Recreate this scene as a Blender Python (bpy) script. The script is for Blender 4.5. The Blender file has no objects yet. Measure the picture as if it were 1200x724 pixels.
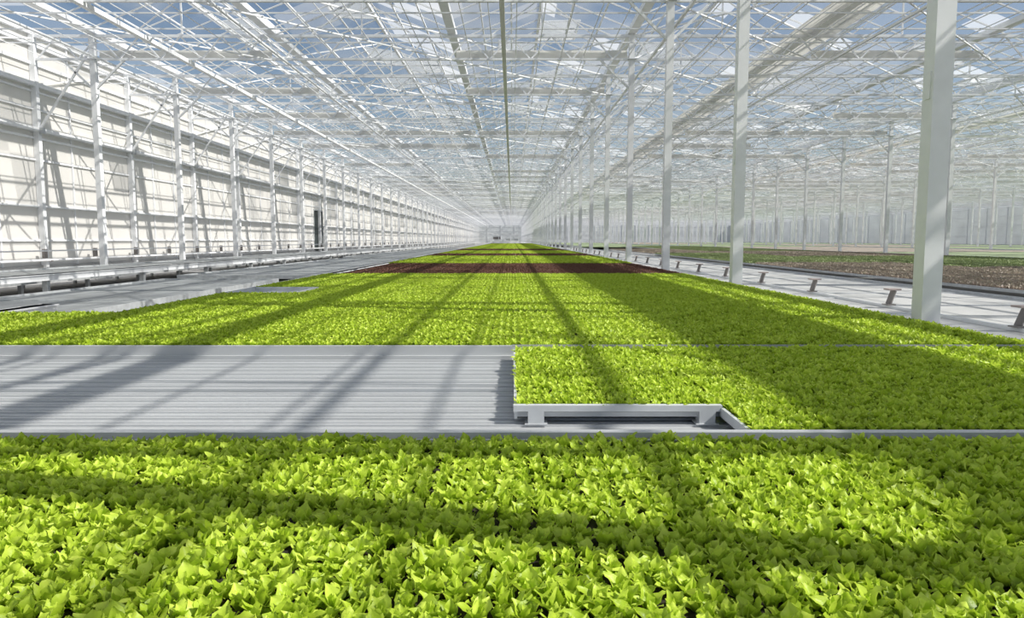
import bpy, math, random
import numpy as np
from mathutils import Vector, Matrix
random.seed(7); rs=np.random.RandomState(7)
C=bpy.context.scene.collection
CAM_Z=1.05; S=4.84; Y0=0.81
GX0=-12.9; GX1=75.2; GY0=-9.0; GY1=252.0

# ---------------------------------------------------------------- materials
def nt(name):
    m=bpy.data.materials.new(name); m.use_nodes=True
    t=m.node_tree; t.nodes.clear()
    o=t.nodes.new('ShaderNodeOutputMaterial')
    return m,t,o
def mat(name,col,rough=0.5,metal=0.0,var=0.12,scale=6.0,transl=0.0,bump=0.0,stretch=(1,1,1),transp=0.0):
    m,t,o=nt(name); N=t.nodes; L=t.links
    tc=N.new('ShaderNodeTexCoord'); mp=N.new('ShaderNodeMapping'); mp.inputs['Scale'].default_value=stretch
    L.new(tc.outputs['Object'],mp.inputs[0])
    no=N.new('ShaderNodeTexNoise'); no.inputs['Scale'].default_value=scale; no.inputs['Detail'].default_value=4
    L.new(mp.outputs[0],no.inputs['Vector'])
    r=N.new('ShaderNodeValToRGB')
    r.color_ramp.elements[0].position=.3; r.color_ramp.elements[1].position=.7
    r.color_ramp.elements[0].color=tuple(c*(1-var) for c in col)+(1,)
    r.color_ramp.elements[1].color=tuple(min(1,c*(1+var)) for c in col)+(1,)
    L.new(no.outputs['Fac'],r.inputs[0])
    p=N.new('ShaderNodeBsdfPrincipled'); p.inputs['Roughness'].default_value=rough; p.inputs['Metallic'].default_value=metal
    L.new(r.outputs[0],p.inputs['Base Color'])
    out=p.outputs[0]
    if transl>0:
        tr=N.new('ShaderNodeBsdfTranslucent'); L.new(r.outputs[0],tr.inputs[0])
        mx=N.new('ShaderNodeMixShader'); mx.inputs[0].default_value=transl
        L.new(out,mx.inputs[1]); L.new(tr.outputs[0],mx.inputs[2]); out=mx.outputs[0]
    if transp>0:
        tp=N.new('ShaderNodeBsdfTransparent')
        mx=N.new('ShaderNodeMixShader'); mx.inputs[0].default_value=transp
        L.new(out,mx.inputs[1]); L.new(tp.outputs[0],mx.inputs[2]); out=mx.outputs[0]
    L.new(out,o.inputs[0])
    return m
M_white=mat('white_painted_steel',(.82,.83,.845),.45,0,.04)
M_galv=mat('galvanised_steel',(.50,.52,.53),.42,.35,.12,12)
M_alu=mat('aluminium_deck',(.58,.59,.60),.45,.4,.06,3,stretch=(.4,3,1))
M_bench=mat('bench_surface_grey',(.28,.295,.30),.5,.2,.15,2)
M_walk=mat('walkway_plate',(.52,.52,.51),.55,.1,.1,2)
M_rim=mat('tray_rim_white',(.60,.62,.64),.4,.1,.1,10)
M_dark=mat('dark_bracket',(.24,.22,.21),.5,0,.2)
M_cap=mat('bracket_cap',(.40,.33,.31),.6,0,.2)
M_conc=mat('concrete_floor',(.46,.45,.44),.55,0,.18,1.2)
M_plinth=mat('concrete_plinth',(.38,.38,.38),.8,0,.15,3)
M_fabric=mat('wall_screen_fabric',(.89,.87,.84),.8,0,.04,.5,transl=.4,stretch=(1,1,.4))
M_screen=mat('shade_screen_fabric',(.80,.79,.75),.8,0,.06,4,transl=.3)
M_vent=mat('vent_diffuse_glass',(.88,.86,.80),.6,0,.05,4,transl=.45,transp=.5)
M_door=mat('door_dark',(.02,.03,.03),.4,0,.2)
M_peat=mat('peat_plugs',(.025,.02,.012),.9,0,.6,60)
M_wire=mat('wire_steel',(.76,.77,.78),.4,.1,.05)
M_ground=mat('outside_ground',(.16,.19,.09),.9,0,.3,.3)
M_endw=mat('end_wall_panel',(.80,.82,.83),.7,0,.06,.4,transl=.3)

def leafmat(name,c0,c1,c2,tr=.45):
    m,t,o=nt(name); N=t.nodes; L=t.links
    a=N.new('ShaderNodeAttribute'); a.attribute_name='leafcol'
    s=N.new('ShaderNodeSeparateColor'); L.new(a.outputs['Color'],s.inputs[0])
    r=N.new('ShaderNodeValToRGB'); e=r.color_ramp.elements
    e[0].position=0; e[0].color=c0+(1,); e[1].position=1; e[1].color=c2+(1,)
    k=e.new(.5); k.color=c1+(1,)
    tc=N.new('ShaderNodeTexCoord'); no=N.new('ShaderNodeTexNoise'); no.inputs['Scale'].default_value=45
    L.new(tc.outputs['Object'],no.inputs['Vector'])
    m1=N.new('ShaderNodeMath'); m1.operation='MULTIPLY_ADD'; m1.inputs[1].default_value=.5; L.new(no.outputs['Fac'],m1.inputs[0])
    m2=N.new('ShaderNodeMath'); m2.operation='SUBTRACT'; m2.inputs[1].default_value=.25
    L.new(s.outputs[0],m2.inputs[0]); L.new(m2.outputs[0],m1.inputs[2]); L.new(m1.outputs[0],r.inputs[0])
    p=N.new('ShaderNodeBsdfPrincipled'); p.inputs['Roughness'].default_value=.42
    p.inputs['Specular IOR Level'].default_value=.35
    L.new(r.outputs[0],p.inputs['Base Color'])
    b=N.new('ShaderNodeBump'); b.inputs['Strength'].default_value=.35; b.inputs['Distance'].default_value=.002
    n2=N.new('ShaderNodeTexNoise'); n2.inputs['Scale'].default_value=160; L.new(tc.outputs['Object'],n2.inputs['Vector'])
    L.new(n2.outputs['Fac'],b.inputs['Height']); L.new(b.outputs[0],p.inputs['Normal'])
    tl=N.new('ShaderNodeBsdfTranslucent'); L.new(r.outputs[0],tl.inputs[0])
    mx=N.new('ShaderNodeMixShader'); mx.inputs[0].default_value=tr
    L.new(p.outputs[0],mx.inputs[1]); L.new(tl.outputs[0],mx.inputs[2]); L.new(mx.outputs[0],o.inputs[0])
    return m
M_let=leafmat('lettuce_leaf',(.12,.21,.015),(.46,.62,.04),(.72,.87,.12),.38)
M_red=leafmat('red_lettuce_leaf',(.08,.04,.025),(.17,.08,.055),(.27,.14,.10),.3)
M_pink=leafmat('seedling_brown',(.30,.23,.19),(.42,.34,.28),(.48,.43,.33),.3)
M_dgreen=leafmat('dark_green_leaf',(.18,.24,.09),(.29,.37,.15),(.38,.45,.21),.3)

def glassmat():
    m,t,o=nt('greenhouse_glass'); N=t.nodes; L=t.links
    tc=N.new('ShaderNodeTexCoord'); dv=N.new('ShaderNodeVectorMath'); dv.operation='DIVIDE'; dv.inputs[1].default_value=(1.22,1.21,50)
    L.new(tc.outputs['Object'],dv.inputs[0])
    fl=N.new('ShaderNodeVectorMath'); fl.operation='FLOOR'; L.new(dv.outputs[0],fl.inputs[0])
    wn=N.new('ShaderNodeTexWhiteNoise'); L.new(fl.outputs[0],wn.inputs['Vector'])
    r=N.new('ShaderNodeValToRGB'); e=r.color_ramp.elements
    r.color_ramp.interpolation='CONSTANT'
    e[0].position=0; e[0].color=(.05,)*3+(1,); e[1].position=.86; e[1].color=(.34,)*3+(1,)
    k=e.new(.5); k.color=(.09,)*3+(1,)
    L.new(wn.outputs['Value'],r.inputs[0])
    tp=N.new('ShaderNodeBsdfTransparent'); tp.inputs[0].default_value=(.93,.95,.97,1)
    tl=N.new('ShaderNodeBsdfTranslucent'); tl.inputs[0].default_value=(.85,.86,.86,1)
    mx=N.new('ShaderNodeMixShader'); L.new(r.outputs[0],mx.inputs[0]); L.new(tp.outputs[0],mx.inputs[1]); L.new(tl.outputs[0],mx.inputs[2])
    L.new(mx.outputs[0],o.inputs[0]); return m
M_glass=glassmat()

# ---------------------------------------------------------------- mesh builder
class MB:
    def __init__(s): s.v=[]; s.f=[]; s.m=[]
    def box(s,x0,x1,y0,y1,z0,z1,mi=0):
        b=len(s.v)
        s.v+=[(x0,y0,z0),(x1,y0,z0),(x1,y1,z0),(x0,y1,z0),(x0,y0,z1),(x1,y0,z1),(x1,y1,z1),(x0,y1,z1)]
        s.f+=[(b,b+3,b+2,b+1),(b+4,b+5,b+6,b+7),(b,b+1,b+5,b+4),(b+1,b+2,b+6,b+5),(b+2,b+3,b+7,b+6),(b+3,b,b+4,b+7)]
        s.m+=[mi]*6
    def beam(s,p,q,w,h=None,mi=0):
        h=h or w; p=Vector(p); q=Vector(q); d=(q-p).normalized()
        up=Vector((0,0,1)) if abs(d.z)<.95 else Vector((0,1,0))
        a=d.cross(up).normalized()*w/2; c=a.normalized().cross(d).normalized()*h/2
        b=len(s.v)
        for e in (p,q):
            for sx,sy in ((-1,-1),(1,-1),(1,1),(-1,1)): s.v.append(tuple(e+a*sx+c*sy))
        s.f+=[(b,b+1,b+2,b+3),(b+7,b+6,b+5,b+4)]+[(b+i,b+4+i,b+4+(i+1)%4,b+(i+1)%4) for i in range(4)]
        s.m+=[mi]*6
    def cyl(s,p,q,r,n=10,mi=0):
        p=Vector(p); q=Vector(q); d=(q-p).normalized()
        up=Vector((0,0,1)) if abs(d.z)<.95 else Vector((0,1,0))
        a=d.cross(up).normalized(); c=a.cross(d).normalized(); b=len(s.v)
        for e in (p,q):
            for i in range(n):
                t=2*math.pi*i/n; s.v.append(tuple(e+a*math.cos(t)*r+c*math.sin(t)*r))
        s.f+=[tuple(b+i for i in range(n)),tuple(b+n+i for i in reversed(range(n)))]
        s.f+=[(b+i,b+n+i,b+n+(i+1)%n,b+(i+1)%n) for i in range(n)]
        s.m+=[mi]*(n+2)
    def quad(s,a,b_,c,d,mi=0):
        b=len(s.v); s.v+=[a,b_,c,d]; s.f.append((b,b+1,b+2,b+3)); s.m.append(mi)
    def mesh(s,name,mats):
        me=bpy.data.meshes.new(name); me.from_pydata(s.v,[],s.f)
        for m in mats: me.materials.append(m)
        me.polygons.foreach_set('material_index',s.m); me.update(); return me
    def obj(s,name,mats,loc=(0,0,0),parent=None):
        return put(name,s.mesh(name,mats),loc,parent)
def put(name,me,loc=(0,0,0),parent=None):
    o=bpy.data.objects.new(name,me); o.location=loc; C.objects.link(o)
    if parent: o.parent=parent
    return o
def empty(name,loc=(0,0,0)):
    o=bpy.data.objects.new(name,None); o.empty_display_size=.1; o.location=loc; C.objects.link(o); return o

# ---------------------------------------------------------------- shell
b=MB(); b.box(GX0,GX1,GY0,GY1,-.2,0); b.obj('floor',[M_conc])
b=MB(); b.box(-500,600,-300,800,-.5,-.21); b.obj('ground_outside',[M_ground])

ZB=5.85; ZT=6.45; ZG=6.5; ZR=7.55
ny=int((GY1-Y0)/S)+1
ys=[Y0+S*k for k in range(-2,ny)]

# left wall
b=MB()
yd0,yd1=48.0,50.3
for (a,c) in ((GY0,yd0),(yd1,GY1)): b.box(GX0-.05,GX0,a,c,.35,ZG+.1,0); b.box(GX0-.12,GX0+.08,a,c,0,.35,2)
b.box(GX0-.05,GX0,yd0,yd1,3.03,ZG+.1,0)
for z,w,h in ((6.25,.10,.10),(5.75,.06,.07),(5.2,.14,.12),(5.02,.05,.05),(4.55,.06,.05),(4.0,.18,.10),(3.78,.06,.06),(3.2,.05,.05)):
    b.box(GX0,GX0+w,GY0,GY1,z-h/2,z+h/2,1)
for a,c in ((GY0,yd0-.1),(yd1+.1,GY1)):
    b.box(GX0,GX0+.05,a,c,1.0,1.05,1); b.box(GX0,GX0+.06,a,c,1.92,1.98,1)
for y in ys:
    b.box(GX0+.01,GX0+.16,y-.07,y+.07,0,ZG,1)
    if y<140:
        for k in (1,2):
            yy=y+S*k/3
            if not(yd0-.1<yy<yd1+.1): b.box(GX0,GX0+.045,yy-.02,yy+.02,.35,ZG,1)
        b.beam((GX0+.1,y,5.2),(GX0+.1,y+S,6.4),.035,mi=1)
    b.box(GX0+.1,GX0+.28,y-.05,y+.05,3.9,4.05,3)
    b.beam((GX0+.15,y,4.0),(-11.3,y,ZB+.2),.05,mi=1)
b.obj('wall_left',[M_fabric,M_white,M_plinth,M_galv])
b=MB(); b.box(GX0-.12,GX0-.06,yd0+.06,yd1-.06,0,2.95,0)
b.box(GX0-.12,GX0+.04,yd0,yd0+.06,0,3.02,1); b.box(GX0-.12,GX0+.04,yd1-.06,yd1,0,3.02,1); b.box(GX0-.12,GX0+.04,yd0+.06,yd1-.06,2.95,3.02,1)
b.box(GX0-.06,GX0-.03,yd0+.3,yd0+.35,1.0,1.2,1)
b.obj('door_1',[M_door,M_galv])

# right wall
b=MB(); b.box(GX1,GX1+.05,GY0,GY1,.3,ZG+.1,0); b.box(GX1-.08,GX1+.1,GY0,GY1,0,.3,2)
for z in (1.6,3.2,4.6,6.2): b.box(GX1-.06,GX1,GY0,GY1,z-.04,z+.04,1)
for y in ys: b.box(GX1-.14,GX1,y-.06,y+.06,0,ZG,1)
b.obj('wall_right',[M_endw,M_white,M_plinth])
gx=[-11.2+4.8*k for k in range(19)]
b=MB(); b.box(GX0,GX1,GY1,GY1+.05,0,ZG,0)
for k in range(20):
    x=GX0+k*4.6; b.box(x-.06,x+.06,GY1-.12,GY1,0,ZG,1)
for z in (1.2,2.6,4,5.4): b.box(GX0,GX1,GY1-.07,GY1,z-.04,z+.04,1)
for x in gx[:-1]:
    bb=len(b.v); b.v+=[(x,GY1,ZG),(x+4.8,GY1,ZG),(x+2.4,GY1,ZR)]; b.f.append((bb,bb+1,bb+2)); b.m.append(0)
b.obj('wall_back',[M_endw,M_white])

# columns
b=MB()
w=.072
b.box(-w,w,-w,w,0,ZT,0)
b.box(-.14,.14,-.14,.14,0,.02,1); b.box(-.11,.11,-.11,.11,ZB-.02,ZB,1)
for sx in (-1,1):
    b.beam((sx*w,0,ZB-.75),(sx*.85,0,ZB),.05,mi=0)
for sx in (-1,1):
    for sy in (-1,1): b.cyl((sx*.11,sy*.11,.02),(sx*.11,sy*.11,.06),.012,8,1)
b.box(-w-.008,-w,-.04,.04,2.1,2.3,0)
mcol=b.mesh('steel_column',[M_white,M_galv])
rows=[-11.2,3.2,17.6,32.0,46.4,60.8]
for x in rows:
    for y in ys:
        put('steel_column',mcol,(x,y,0))

# girders
b=MB(); L0=GX0+.1; L1=GX1-.1
b.beam((L0,0,ZB),(L1,0,ZB),.07,.06); b.beam((L0,0,ZT),(L1,0,ZT),.09,.07)
x=L0+.1; st=.55; up=True
while x+st<L1:
    b.beam((x,0,ZB if up else ZT),(x+st,0,ZT if up else ZB),.036); x+=st; up=not up
for gxx in gx: b.beam((gxx,0,ZT),(gxx,0,ZG),.1)
for gxx in gx[:-1]:
    b.beam((gxx+2.4,0,ZT),(gxx+2.4,0,ZR),.04)
    b.beam((gxx+1.0,0,ZT),(gxx+2.4,0,ZR-.1),.03); b.beam((gxx+3.8,0,ZT),(gxx+2.4,0,ZR-.1),.03)
mg=b.mesh('roof_girder',[M_white])
for y in ys: put('roof_girder',mg,(0,y,0))

# roof frame
b=MB()
for x in gx:
    b.box(x-.09,x+.09,GY0,GY1,ZG,ZG+.05); b.box(x-.11,x-.09,GY0,GY1,ZG,ZG+.14); b.box(x+.09,x+.11,GY0,GY1,ZG,ZG+.14)
b.box(GX0-.05,GX0+.1,GY0,GY1,ZG,ZG+.12)
for x in gx[:-1]:
    b.box(x+2.36,x+2.44,GY0,GY1,ZR-.05,ZR+.04)
    for t in (.33,.66):
        for sx in (0,1):
            xx=x+(2.4*t if sx==0 else 4.8-2.4*t); zz=ZG+.1+(ZR-ZG-.1)*t; b.box(xx-.02,xx+.02,GY0,GY1,zz-.02,zz+.02)
b.obj('roof_gutters_and_ridges',[M_white])
b=MB(); yy=GY0
while yy<GY1:
    b.beam((0,yy,ZG+.1),(2.4,yy,ZR),.03,.035); b.beam((4.8,yy,ZG+.1),(2.4,yy,ZR),.03,.035); yy+=1.21
mb_=b.mesh('glazing_bars',[M_white])
par=empty('glazing_bar_set')
for x in gx[:-1]: put('glazing_bars',mb_,(x-.001,0,0),par)
b=MB()
for x in gx[:-1]:
    b.quad((x,GY0,ZG+.12),(x,GY1,ZG+.12),(x+2.4,GY1,ZR+.02),(x+2.4,GY0,ZR+.02))
    b.quad((x+2.4,GY0,ZR+.02),(x+2.4,GY1,ZR+.02),(x+4.8,GY1,ZG+.12),(x+4.8,GY0,ZG+.12))
b.quad((GX0,GY0,ZG+.12),(GX0,GY1,ZG+.12),(gx[0],GY1,ZG+.12),(gx[0],GY0,ZG+.12))
b.obj('ceiling',[M_glass])
# open vents
b=MB(); rv=random.Random(3)
for x in gx[:-1]:
    for k,y in enumerate(ys):
        if y>150: continue
        for s_ in (-1,1):
            if rv.random()<.6:
                y0=y+rv.choice((.3,1.5,2.7)); y1=y0+2.1
                x0=x+2.4; z0=ZR+.05; x1=x0+s_*1.25; z1=ZR+rv.uniform(-.1,.35)
                b.quad((x0,y0,z0),(x0,y1,z0),(x1,y1,z1),(x1,y0,z1),0)
                b.beam((x1,y0,z1),(x1,y1,z1),.05,mi=1); b.beam((x0,y0,z0),(x1,y0,z1),.04,mi=1); b.beam((x0,y1,z0),(x1,y1,z1),.04,mi=1)
                b.beam((x0+s_*.4,(y0+y1)/2,ZG+.7),(x1,(y0+y1)/2,z1),.03,mi=1)
b.obj('roof_vents',[M_vent,M_white])
b=MB(); x=GX0+.4
while x<GX1-.3:
    b.box(x-.008,x+.008,GY0+.1,GY1-.2,ZB+.05,ZB+.066); x+=.6
b.obj('screen_support_wires',[M_wire])
b=MB(); rv=random.Random(11)
for y in ys:
    for f in (.25,.5,.75):
        b.beam((GX0+.2,y+S*f,ZB+.12),(GX1-.2,y+S*f,ZB+.12),.03)
    if y<200:
        for k,x in enumerate(gx[:-1]):
            if (k+int(round((y-Y0)/S)))%2==0:
                b.beam((x,y,ZT),(x+4.8,y+S,ZT),.034); b.beam((x+4.8,y,ZT),(x,y+S,ZT),.034)
            else:
                b.beam((x,y,ZB),(x+2.4,y+S,ZR),.034); b.beam((x+4.8,y,ZB),(x+2.4,y+S,ZR),.034)
            if rv.random()<.35:
                b.beam((x,y,ZB-.02),(x+4.8,y+S,ZB-.02),.03)
for x in rows+[-6.4,8.0]:
    b.beam((x+.4,GY0,ZB-.1),(x+.4,GY1-.2,ZB-.1),.05)
b.beam((-8.7,GY0,ZB-.05),(-8.7,GY1-.2,ZB-.05),.12,.10)
b.beam((-.2,GY0,ZB-.15),(-.2,GY1-.2,ZB-.15),.10)
b.obj('roof_bracing',[M_white])
# pleated strips below the gutters, the nearer added to shade a crop band
for x0 in (7.4,21.8):
    b=MB(); n=10
    for i in range(n):
        xa=x0+1.25*i/n; xb=x0+1.25*(i+1)/n; za=ZT+.06+.04*(i%2); zb=ZT+.06+.04*((i+1)%2)
        b.quad((xa,-6,za),(xa,110,za),(xb,110,zb),(xb,-6,zb))
    b.obj('added_shade_strip',[M_screen])
b=MB(); rv=random.Random(5)
for y in ys:
    if y>150 or y<3: continue
    for k in range(17):
        if rv.random()<.6 and k not in (3,6):
            xa=gx[k]+.1; xb=gx[k]+4.7
            for j in range(3):
                b.quad((xa,y+.12+.07*j,ZB+.08),(xb,y+.12+.07*j,ZB+.08),(xb,y+.155+.07*j,ZB+.27),(xa,y+.155+.07*j,ZB+.27))
b.obj('folded_energy_screen',[M_screen])

# ---------------------------------------------------------------- plants
def make_leaves(nplants_side,pitch,nleaf,nu,nv,size,rng):
    V=[];F=[];A=[];off=0
    t=np.linspace(0,1,nu); s=np.linspace(-1,1,nv)
    T,Sg=np.meshgrid(t,s,indexing='ij')
    quads=[]
    for i in range(nu-1):
        for j in range(nv-1):
            a=i*nv+j; quads.append((a,a+1,a+nv+1,a+nv))
    quads=np.array(quads)
    half=nplants_side*pitch/2
    for ix in range(nplants_side):
        for iy in range(nplants_side):
            cx=-half+(ix+.5)*pitch+rng.normal(0,.10*pitch); cy=-half+(iy+.5)*pitch+rng.normal(0,.10*pitch)
            vig=rng.uniform(.8,1.2); y0=rng.uniform(0,6.28); pb=rng.uniform(-.15,.15)
            for l in range(nleaf):
                inner=l/nleaf
                yaw=y0+l*2.4+rng.normal(0,.25)
                Ln=size*vig*rng.uniform(.8,1.2)*(1-.2*inner)
                W=Ln*rng.uniform(.27,.38)
                el0=math.radians(34+48*inner+rng.normal(0,9)); bend=math.radians(rng.uniform(0,70)*(1-.5*inner))
                el=el0+.3-bend*T[:,0]**1.3
                dt=1/(nu-1)
                R=np.concatenate([[0],np.cumsum(np.cos(el[:-1])*dt)])*Ln
                Z=np.concatenate([[0],np.cumsum(np.sin(el[:-1])*dt)])*Ln
                ph=rng.uniform(0,6.28)
                wp=np.where(t<.45,.18+.82*np.sin(np.pi/2*t/.45),(1-((t-.45)/.55)**1.5))
                wp=wp*(1+.2*np.sin(t*14+ph)); wp=np.maximum(wp,.04)
                lat=Sg*wp[:,None]*W
                cup=rng.uniform(.35,.9)*(1 if rng.rand()<.75 else -.6)
                nz=cup*(np.abs(Sg)**1.4)*wp[:,None]*W*.8+ .15*W*np.sin(T*13+ph+Sg*2)*np.abs(Sg)
                er=-np.sin(el)[:,None]; ez=np.cos(el)[:,None]
                r=R[:,None]+nz*er+.004; z=Z[:,None]+nz*ez
                c,sn=math.cos(yaw),math.sin(yaw)
                X=cx+r*c-lat*sn; Y=cy+r*sn+lat*c
                V.append(np.stack([X,Y,z],-1).reshape(-1,3)); F.append(quads+off); off+=nu*nv
                br=rng.uniform(.3,.8)+pb
                col=np.clip(br+.65*(T-.6)+.08*(inner),0,1).reshape(-1)  # leaf tone, with base darkening that paints shade into the gaps
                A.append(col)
    return np.concatenate(V),np.concatenate(F),np.concatenate(A)
def tile_mesh(name,n,pitch,nleaf,nu,nv,size,seed,m):
    V,F,A=make_leaves(n,pitch,nleaf,nu,nv,size,np.random.RandomState(seed))
    half=n*pitch/2; nvv=len(V)
    V=np.concatenate([V,[[-half,-half,.004],[half,-half,.004],[half,half,.004],[-half,half,.004]]])
    A=np.concatenate([A,np.zeros(4)])
    F=np.concatenate([F,[[nvv,nvv+1,nvv+2,nvv+3]]])
    me=bpy.data.meshes.new(name); me.vertices.add(len(V)); me.vertices.foreach_set('co',V.ravel())
    me.loops.add(F.size); me.loops.foreach_set('vertex_index',F.ravel())
    me.polygons.add(len(F)); me.polygons.foreach_set('loop_start',np.arange(0,F.size,4)); me.polygons.foreach_set('loop_total',np.full(len(F),4))
    me.update(calc_edges=True)
    me.materials.append(m); me.materials.append(M_peat)
    mi=np.zeros(len(F),int); mi[-1]=1; me.polygons.foreach_set('material_index',mi)
    me.polygons.foreach_set('use_smooth',np.ones(len(F),bool))
    at=me.color_attributes.new('leafcol','FLOAT_COLOR','POINT')
    cc=np.stack([A,A,A,np.ones_like(A)],-1); at.data.foreach_set('color',cc.ravel().astype(np.float32))
    me.update(); return me
T=.46
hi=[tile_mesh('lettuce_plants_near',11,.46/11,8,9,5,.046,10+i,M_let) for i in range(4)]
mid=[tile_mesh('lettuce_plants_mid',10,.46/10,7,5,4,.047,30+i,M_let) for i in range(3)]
def recolor(lst,m):
    out=[]
    for a in lst:
        c=a.copy(); c.materials[0]=m; out.append(c)
    return out
midred=recolor(mid,M_red)
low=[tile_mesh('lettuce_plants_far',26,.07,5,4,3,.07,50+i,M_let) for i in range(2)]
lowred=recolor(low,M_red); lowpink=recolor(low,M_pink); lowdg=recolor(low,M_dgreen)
ZP=.405
def bed(name,x0,x1,y0,y1,tiles,size,rim='FBLR',z=ZP,hr=.02):
    par=empty(name,(x0,y0,0))
    nx=max(1,round((x1-x0)/size)); nyy=max(1,round((y1-y0)/size))
    sx=(x1-x0)/nx; sy=(y1-y0)/nyy
    for i in range(nx):
        for j in range(nyy):
            o=put('plants',random.choice(tiles),((i+.5)*sx,(j+.5)*sy,z),par)
            k=random.choice((0,2)); o.rotation_euler=(0,0,k*math.pi/2); o.scale=(sx/size,sy/size,1)
    b=MB(); W=x1-x0; D=y1-y0; e=.012
    b.box(0,W,0,D,z-.02,z-.002,0)
    if 'F' in rim: b.box(0,W,-e,0,z-.025,z+hr,0)
    if 'B' in rim: b.box(0,W,D,D+e,z-.025,z+hr,0)
    if 'L' in rim: b.box(-e,0,-e,D+e,z-.025,z+hr,0)
    if 'R' in rim: b.box(W,W+e,-e,D+e,z-.025,z+hr,0)
    b.obj('tray_rim',[M_rim],(0,0,0),par)
    return par
XL,XR=-3.35,3.11
bed('lettuce_tray',XL,XR,.40,2.25,hi,T)
pa=bed('lettuce_tray',0.02,.785,2.72,4.2,hi,T,rim='L')
pb_=bed('lettuce_tray',.80,XR,2.38,4.2,hi,T,rim='FR',hr=.0)
b=MB()
b.box(-.015,.765,-.03,-.0,.411,.434,0); b.box(.760,.772,-.33,.0,.39,.425,0)
for x in (.04,.68): b.box(x,x+.06,-.03,.03,.363,.411); b.box(x-.012,x+.072,-.035,.035,.3615,.366)
b.obj('tray_front_edge',[M_rim],(0,0,0),pa)
bed('lettuce_tray',-4.3,XR,4.32,6.2,mid,T,hr=.0)
bed('lettuce_tray',XL,XR,6.26,8.48,mid,T,hr=0)
bed('lettuce_tray',-2.45,XR,8.53,9.5,mid,T,hr=0)
bed('lettuce_tray',XL,XR,9.55,13.3,mid,T,hr=0)
bed('red_lettuce_tray',-3.1,XR,13.36,19.0,midred,T)
fs=.07*26
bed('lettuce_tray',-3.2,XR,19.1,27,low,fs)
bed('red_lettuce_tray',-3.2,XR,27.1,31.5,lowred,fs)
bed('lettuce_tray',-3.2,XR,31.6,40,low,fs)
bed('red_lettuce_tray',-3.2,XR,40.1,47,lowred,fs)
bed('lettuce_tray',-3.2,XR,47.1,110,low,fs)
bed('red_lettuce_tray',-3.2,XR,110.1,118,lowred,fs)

# aluminium ribbed bench deck
b=MB()
X0,X1=-5.2,XR; Ya,Yb=2.32,4.27
b.box(X0,X1,Ya,Yb,.31,.352,0)
y=Ya+.06
while y<Yb-.08:
    b.box(X0,X1,y,y+.012,.352,.360,0); b.box(X0,X1,y+.052,y+.058,.352,.356,0); y+=.105
b.box(X0,X1,Ya-.035,Ya,.30,.440,0); b.box(X0,X1,Ya,Ya+.012,.352,.385,0)
b.box(X0,0.0,Yb-.01,Yb+.02,.352,.43,0); b.box(X0,0.0,Yb-.035,Yb-.01,.352,.375,0)
b.box(0.0,X1,Yb-.005,Yb+.002,.352,.436,0)
for x in (-4.8,-3,-1,1,2.9):
    for yy in (Ya+.1,Yb-.1): b.box(x-.03,x+.03,yy-.03,yy+.03,0,.31,1)
b.obj('aluminium_bench',[M_alu,M_galv])
for nm,xa,ya,yb in (('bench_support_frame',XL,.38,2.25),('bench_support_frame',-4.3,4.32,6.2),('bench_support_frame',XL,6.26,118)):
    b=MB(); b.box(xa,XR,ya,yb,.31,.37)
    y=ya+.3
    while y<yb:
        for x in (-3.2,-1,1,2.9): b.box(x-.03,x+.03,y-.03,y+.03,0,.31)
        y+=1.6 if yb<7 else 2.4
    b.obj(nm,[M_galv])
b=MB()
b.box(XL,-2.5,8.5,9.5,.375,.39,0)
for a in ((XL,-2.5,8.5,8.53),(XL,-2.5,9.47,9.5),(XL,XL+.03,8.5,9.5),(-2.53,-2.5,8.5,9.5)): b.box(a[0],a[1],a[2],a[3],.39,.44,0)
for k in range(5): b.box(XL+.05,-2.55,8.65+k*.17,8.67+k*.17,.39,.40,0)
b.obj('empty_tray',[M_rim])

def track(name,x0,x1,y0,y1,z):
    b=MB(); b.box(x0,x1,y0,y1,z-.10,z,0)
    b.box(x0-.02,x1+.02,y0,y1,z-.015,z,0)
    y=y0+.5; xm=(x0+x1)/2
    while y<y1:
        b.box(xm-.04,xm+.04,y-.04,y+.04,0,z-.1,1); b.box(xm-.08,xm+.08,y-.08,y+.08,0,.02,1)
        y+=3.1
    return b.obj(name,[M_white,M_galv])
def tbl(name,x0,x1,y0,y1,z,m=M_bench,m2=M_galv):
    b=MB(); b.box(x0,x1,y0,y1,z-.05,z-.03,0)
    b.box(x0-.03,x0,y0,y1,z-.08,z,1); b.box(x1,x1+.03,y0,y1,z-.08,z,1)
    b.box(x0,x1,y0-.03,y0,z-.08,z,1); b.box(x0,x1,y1,y1+.03,z-.08,z,1)
    y=y0+.4
    while y<y1-.2:
        b.box(x0,x1,y-.01,y+.01,z-.03,z-.018,1)
        for x in (x0+.15,x1-.15): b.box(x-.03,x+.03,y-.03,y+.03,0,z-.05,1)
        y+=1.9
    return b.obj(name,[m,m2])
track('bench_rail_track',-7.6,-7.4,2,150,.50)
track('bench_rail_track',-4.62,-4.48,4.6,7.2,.42)
track('bench_rail_track',-3.75,-3.6,9.6,120,.37)
tbl('empty_bench',-10.7,-7.9,4,24,.40); tbl('empty_bench',-10.7,-7.9,25,60,.40)
tbl('empty_bench',-7.1,-4.8,7.6,15.0,.26); tbl('empty_bench',-7.1,-4.1,15.6,30,.30); tbl('empty_bench',-7.1,-4.1,31,62,.34)
b=MB()
b.cyl((-12.5,2,.5),(-12.5,150,.5),.03,8,0); b.cyl((-12.5,2,.75),(-12.5,150,.75),.02,8,0)
y=3
while y<110: b.box(-12.7,-12.45,y-.03,y+.03,.46,.49,1); b.box(-12.7,-12.62,y-.06,y+.06,.55,.80,1); y+=2.42
b.obj('heating_pipes',[M_white,M_dark])

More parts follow.
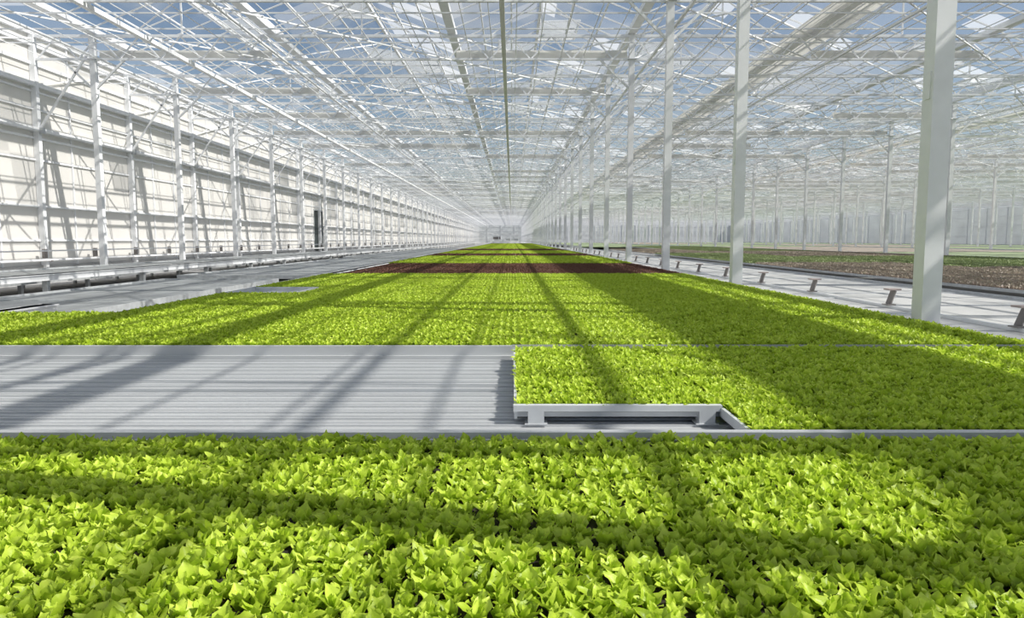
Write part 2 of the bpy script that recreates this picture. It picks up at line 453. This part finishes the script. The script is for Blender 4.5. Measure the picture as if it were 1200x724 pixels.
# right hand walkway with bench transport rails
tbl('bench_transport_track',3.36,3.98,1,60,.36,M_walk,M_white)
tbl('bench_transport_track',3.36,3.98,61,150,.36,M_walk,M_white)
me=MB()
me.beam((3.99,0,.37),(4.02,-.04,.52),.025,.055,0); me.box(3.95,4.08,-.08,.04,.52,.536,1); me.box(3.95,4.04,-.06,.06,.361,.372,0)
mbr=me.mesh('roller_bracket',[M_dark,M_cap])
for k in range(24): put('roller_bracket',mbr,(0,3.75+2.0*k,0))
def flatbed(name,x0,x1,y0,y1,m):
    b=MB(); b.box(x0,x1,y0,y1,.30,.38,0); b.box(x0-.03,x0,y0,y1,.28,.42,1); b.box(x1,x1+.03,y0,y1,.28,.42,1)
    y=y0+1
    while y<y1:
        for x in (x0+.2,x1-.3): b.box(x,x+.06,y,y+.06,0,.3,1)
        y+=6
    b.obj(name,[m,M_rim])
tbl('empty_bench',4.12,6.3,4,30,.34,M_walk,M_rim); tbl('empty_bench',4.12,6.3,31,70,.34,M_walk,M_rim)
M_bedp=mat('seedling_bed_brown',(.44,.38,.32),.9,0,.35,3)
M_bedg=mat('seedling_bed_green',(.34,.41,.24),.9,0,.4,1.5)
bed('seedling_tray',6.6,10.4,6,20,lowpink,fs,z=.38)
bed('seedling_tray',6.6,10.4,20.2,34,lowdg,fs,z=.38)
bed('seedling_tray',6.6,10.4,34.2,50,lowpink,fs,z=.38)
bed('seedling_tray',10.9,17.2,10,17,lowpink,fs,z=.38)
bed('seedling_tray',10.9,17.2,17.2,28,lowdg,fs,z=.38)
bed('seedling_tray',10.9,17.2,28.2,40,lowpink,fs,z=.38)
bed('seedling_tray',10.9,17.2,40.2,70,lowdg,fs,z=.38)
flatbed('seedling_bed',6.6,17.2,72,160,M_bedg)
for k,(y0,y1) in enumerate(((14,40),(41,70),(71,110),(111,180))):
    flatbed('seedling_bed',18.1,31.5,y0,y1,(M_bedg,M_bedp)[k%2])
    flatbed('seedling_bed',32.5,45.8,y0,y1,(M_bedp,M_bedg)[k%2])
    flatbed('seedling_bed',46.9,60,y0,y1,(M_bedg,M_bedg)[k%2])

# far machine
b=MB()
b.box(-2.4,2.4,-1,1,.35,.9,0); b.box(-2.0,-.6,-.8,.8,.9,1.6,0); b.box(.2,2.2,-.8,.8,.9,1.2,1)
for x in (-2.3,-1,0,1,2.3): b.box(x-.05,x+.05,-.95,-.85,.9,1.9,0)
b.box(-2.4,2.4,-.95,-.85,1.85,1.95,0)
for x in (-2,2):
    for y in (-.8,.8): b.cyl((x-.08,y,.2),(x+.08,y,.2),.2,16,2)
b.box(-1.9,-.7,-.82,-.8,1.1,1.5,2)
b.obj('transplanting_machine',[M_white,M_galv,M_dark],(-1.2,122,0))

# ---------------------------------------------------------------- light
el=math.radians(43)
d=Vector((-.976*math.cos(el),.22*math.cos(el),-math.sin(el)))
sl=bpy.data.lights.new('sun','SUN'); sl.energy=6.1; sl.angle=math.radians(.4); sl.color=(1,.95,.865)
so=bpy.data.objects.new('sun',sl); so.rotation_euler=d.to_track_quat('-Z','Y').to_euler(); so.location=(20,-10,30); C.objects.link(so)
wd=bpy.data.worlds.new('sky'); bpy.context.scene.world=wd; wd.use_nodes=True
t=wd.node_tree; N=t.nodes; L=t.links; N.clear()
o=N.new('ShaderNodeOutputWorld'); bg=N.new('ShaderNodeBackground'); sk=N.new('ShaderNodeTexSky')
sk.sky_type='NISHITA'; sk.sun_disc=False; sk.sun_elevation=el; sk.sun_rotation=math.radians(100); sk.dust_density=1.0
tc=N.new('ShaderNodeTexCoord'); no=N.new('ShaderNodeTexNoise'); no.inputs['Scale'].default_value=5; no.inputs['Detail'].default_value=6
mp=N.new('ShaderNodeMapping'); mp.inputs['Scale'].default_value=(1,1,3); L.new(tc.outputs['Generated'],mp.inputs[0]); L.new(mp.outputs[0],no.inputs['Vector'])
r=N.new('ShaderNodeValToRGB'); r.color_ramp.elements[0].position=.50; r.color_ramp.elements[1].position=.76
L.new(no.outputs['Fac'],r.inputs[0])
mx=N.new('ShaderNodeMixRGB'); mx.inputs[2].default_value=(6,6.2,6.4,1); L.new(r.outputs[0],mx.inputs[0]); L.new(sk.outputs[0],mx.inputs[1])
L.new(mx.outputs[0],bg.inputs[0]); bg.inputs[1].default_value=.092; L.new(bg.outputs[0],o.inputs[0])

# ---------------------------------------------------------------- camera
cd=bpy.data.cameras.new('camera'); cd.sensor_width=36; cd.lens=25.8; cd.clip_end=1500; cd.clip_start=.02
co=bpy.data.objects.new('camera',cd); co.location=(0,0,CAM_Z); co.rotation_euler=(math.radians(90-5.4),0,0); C.objects.link(co)
sc=bpy.context.scene; sc.camera=co
sc.view_settings.view_transform='Standard'
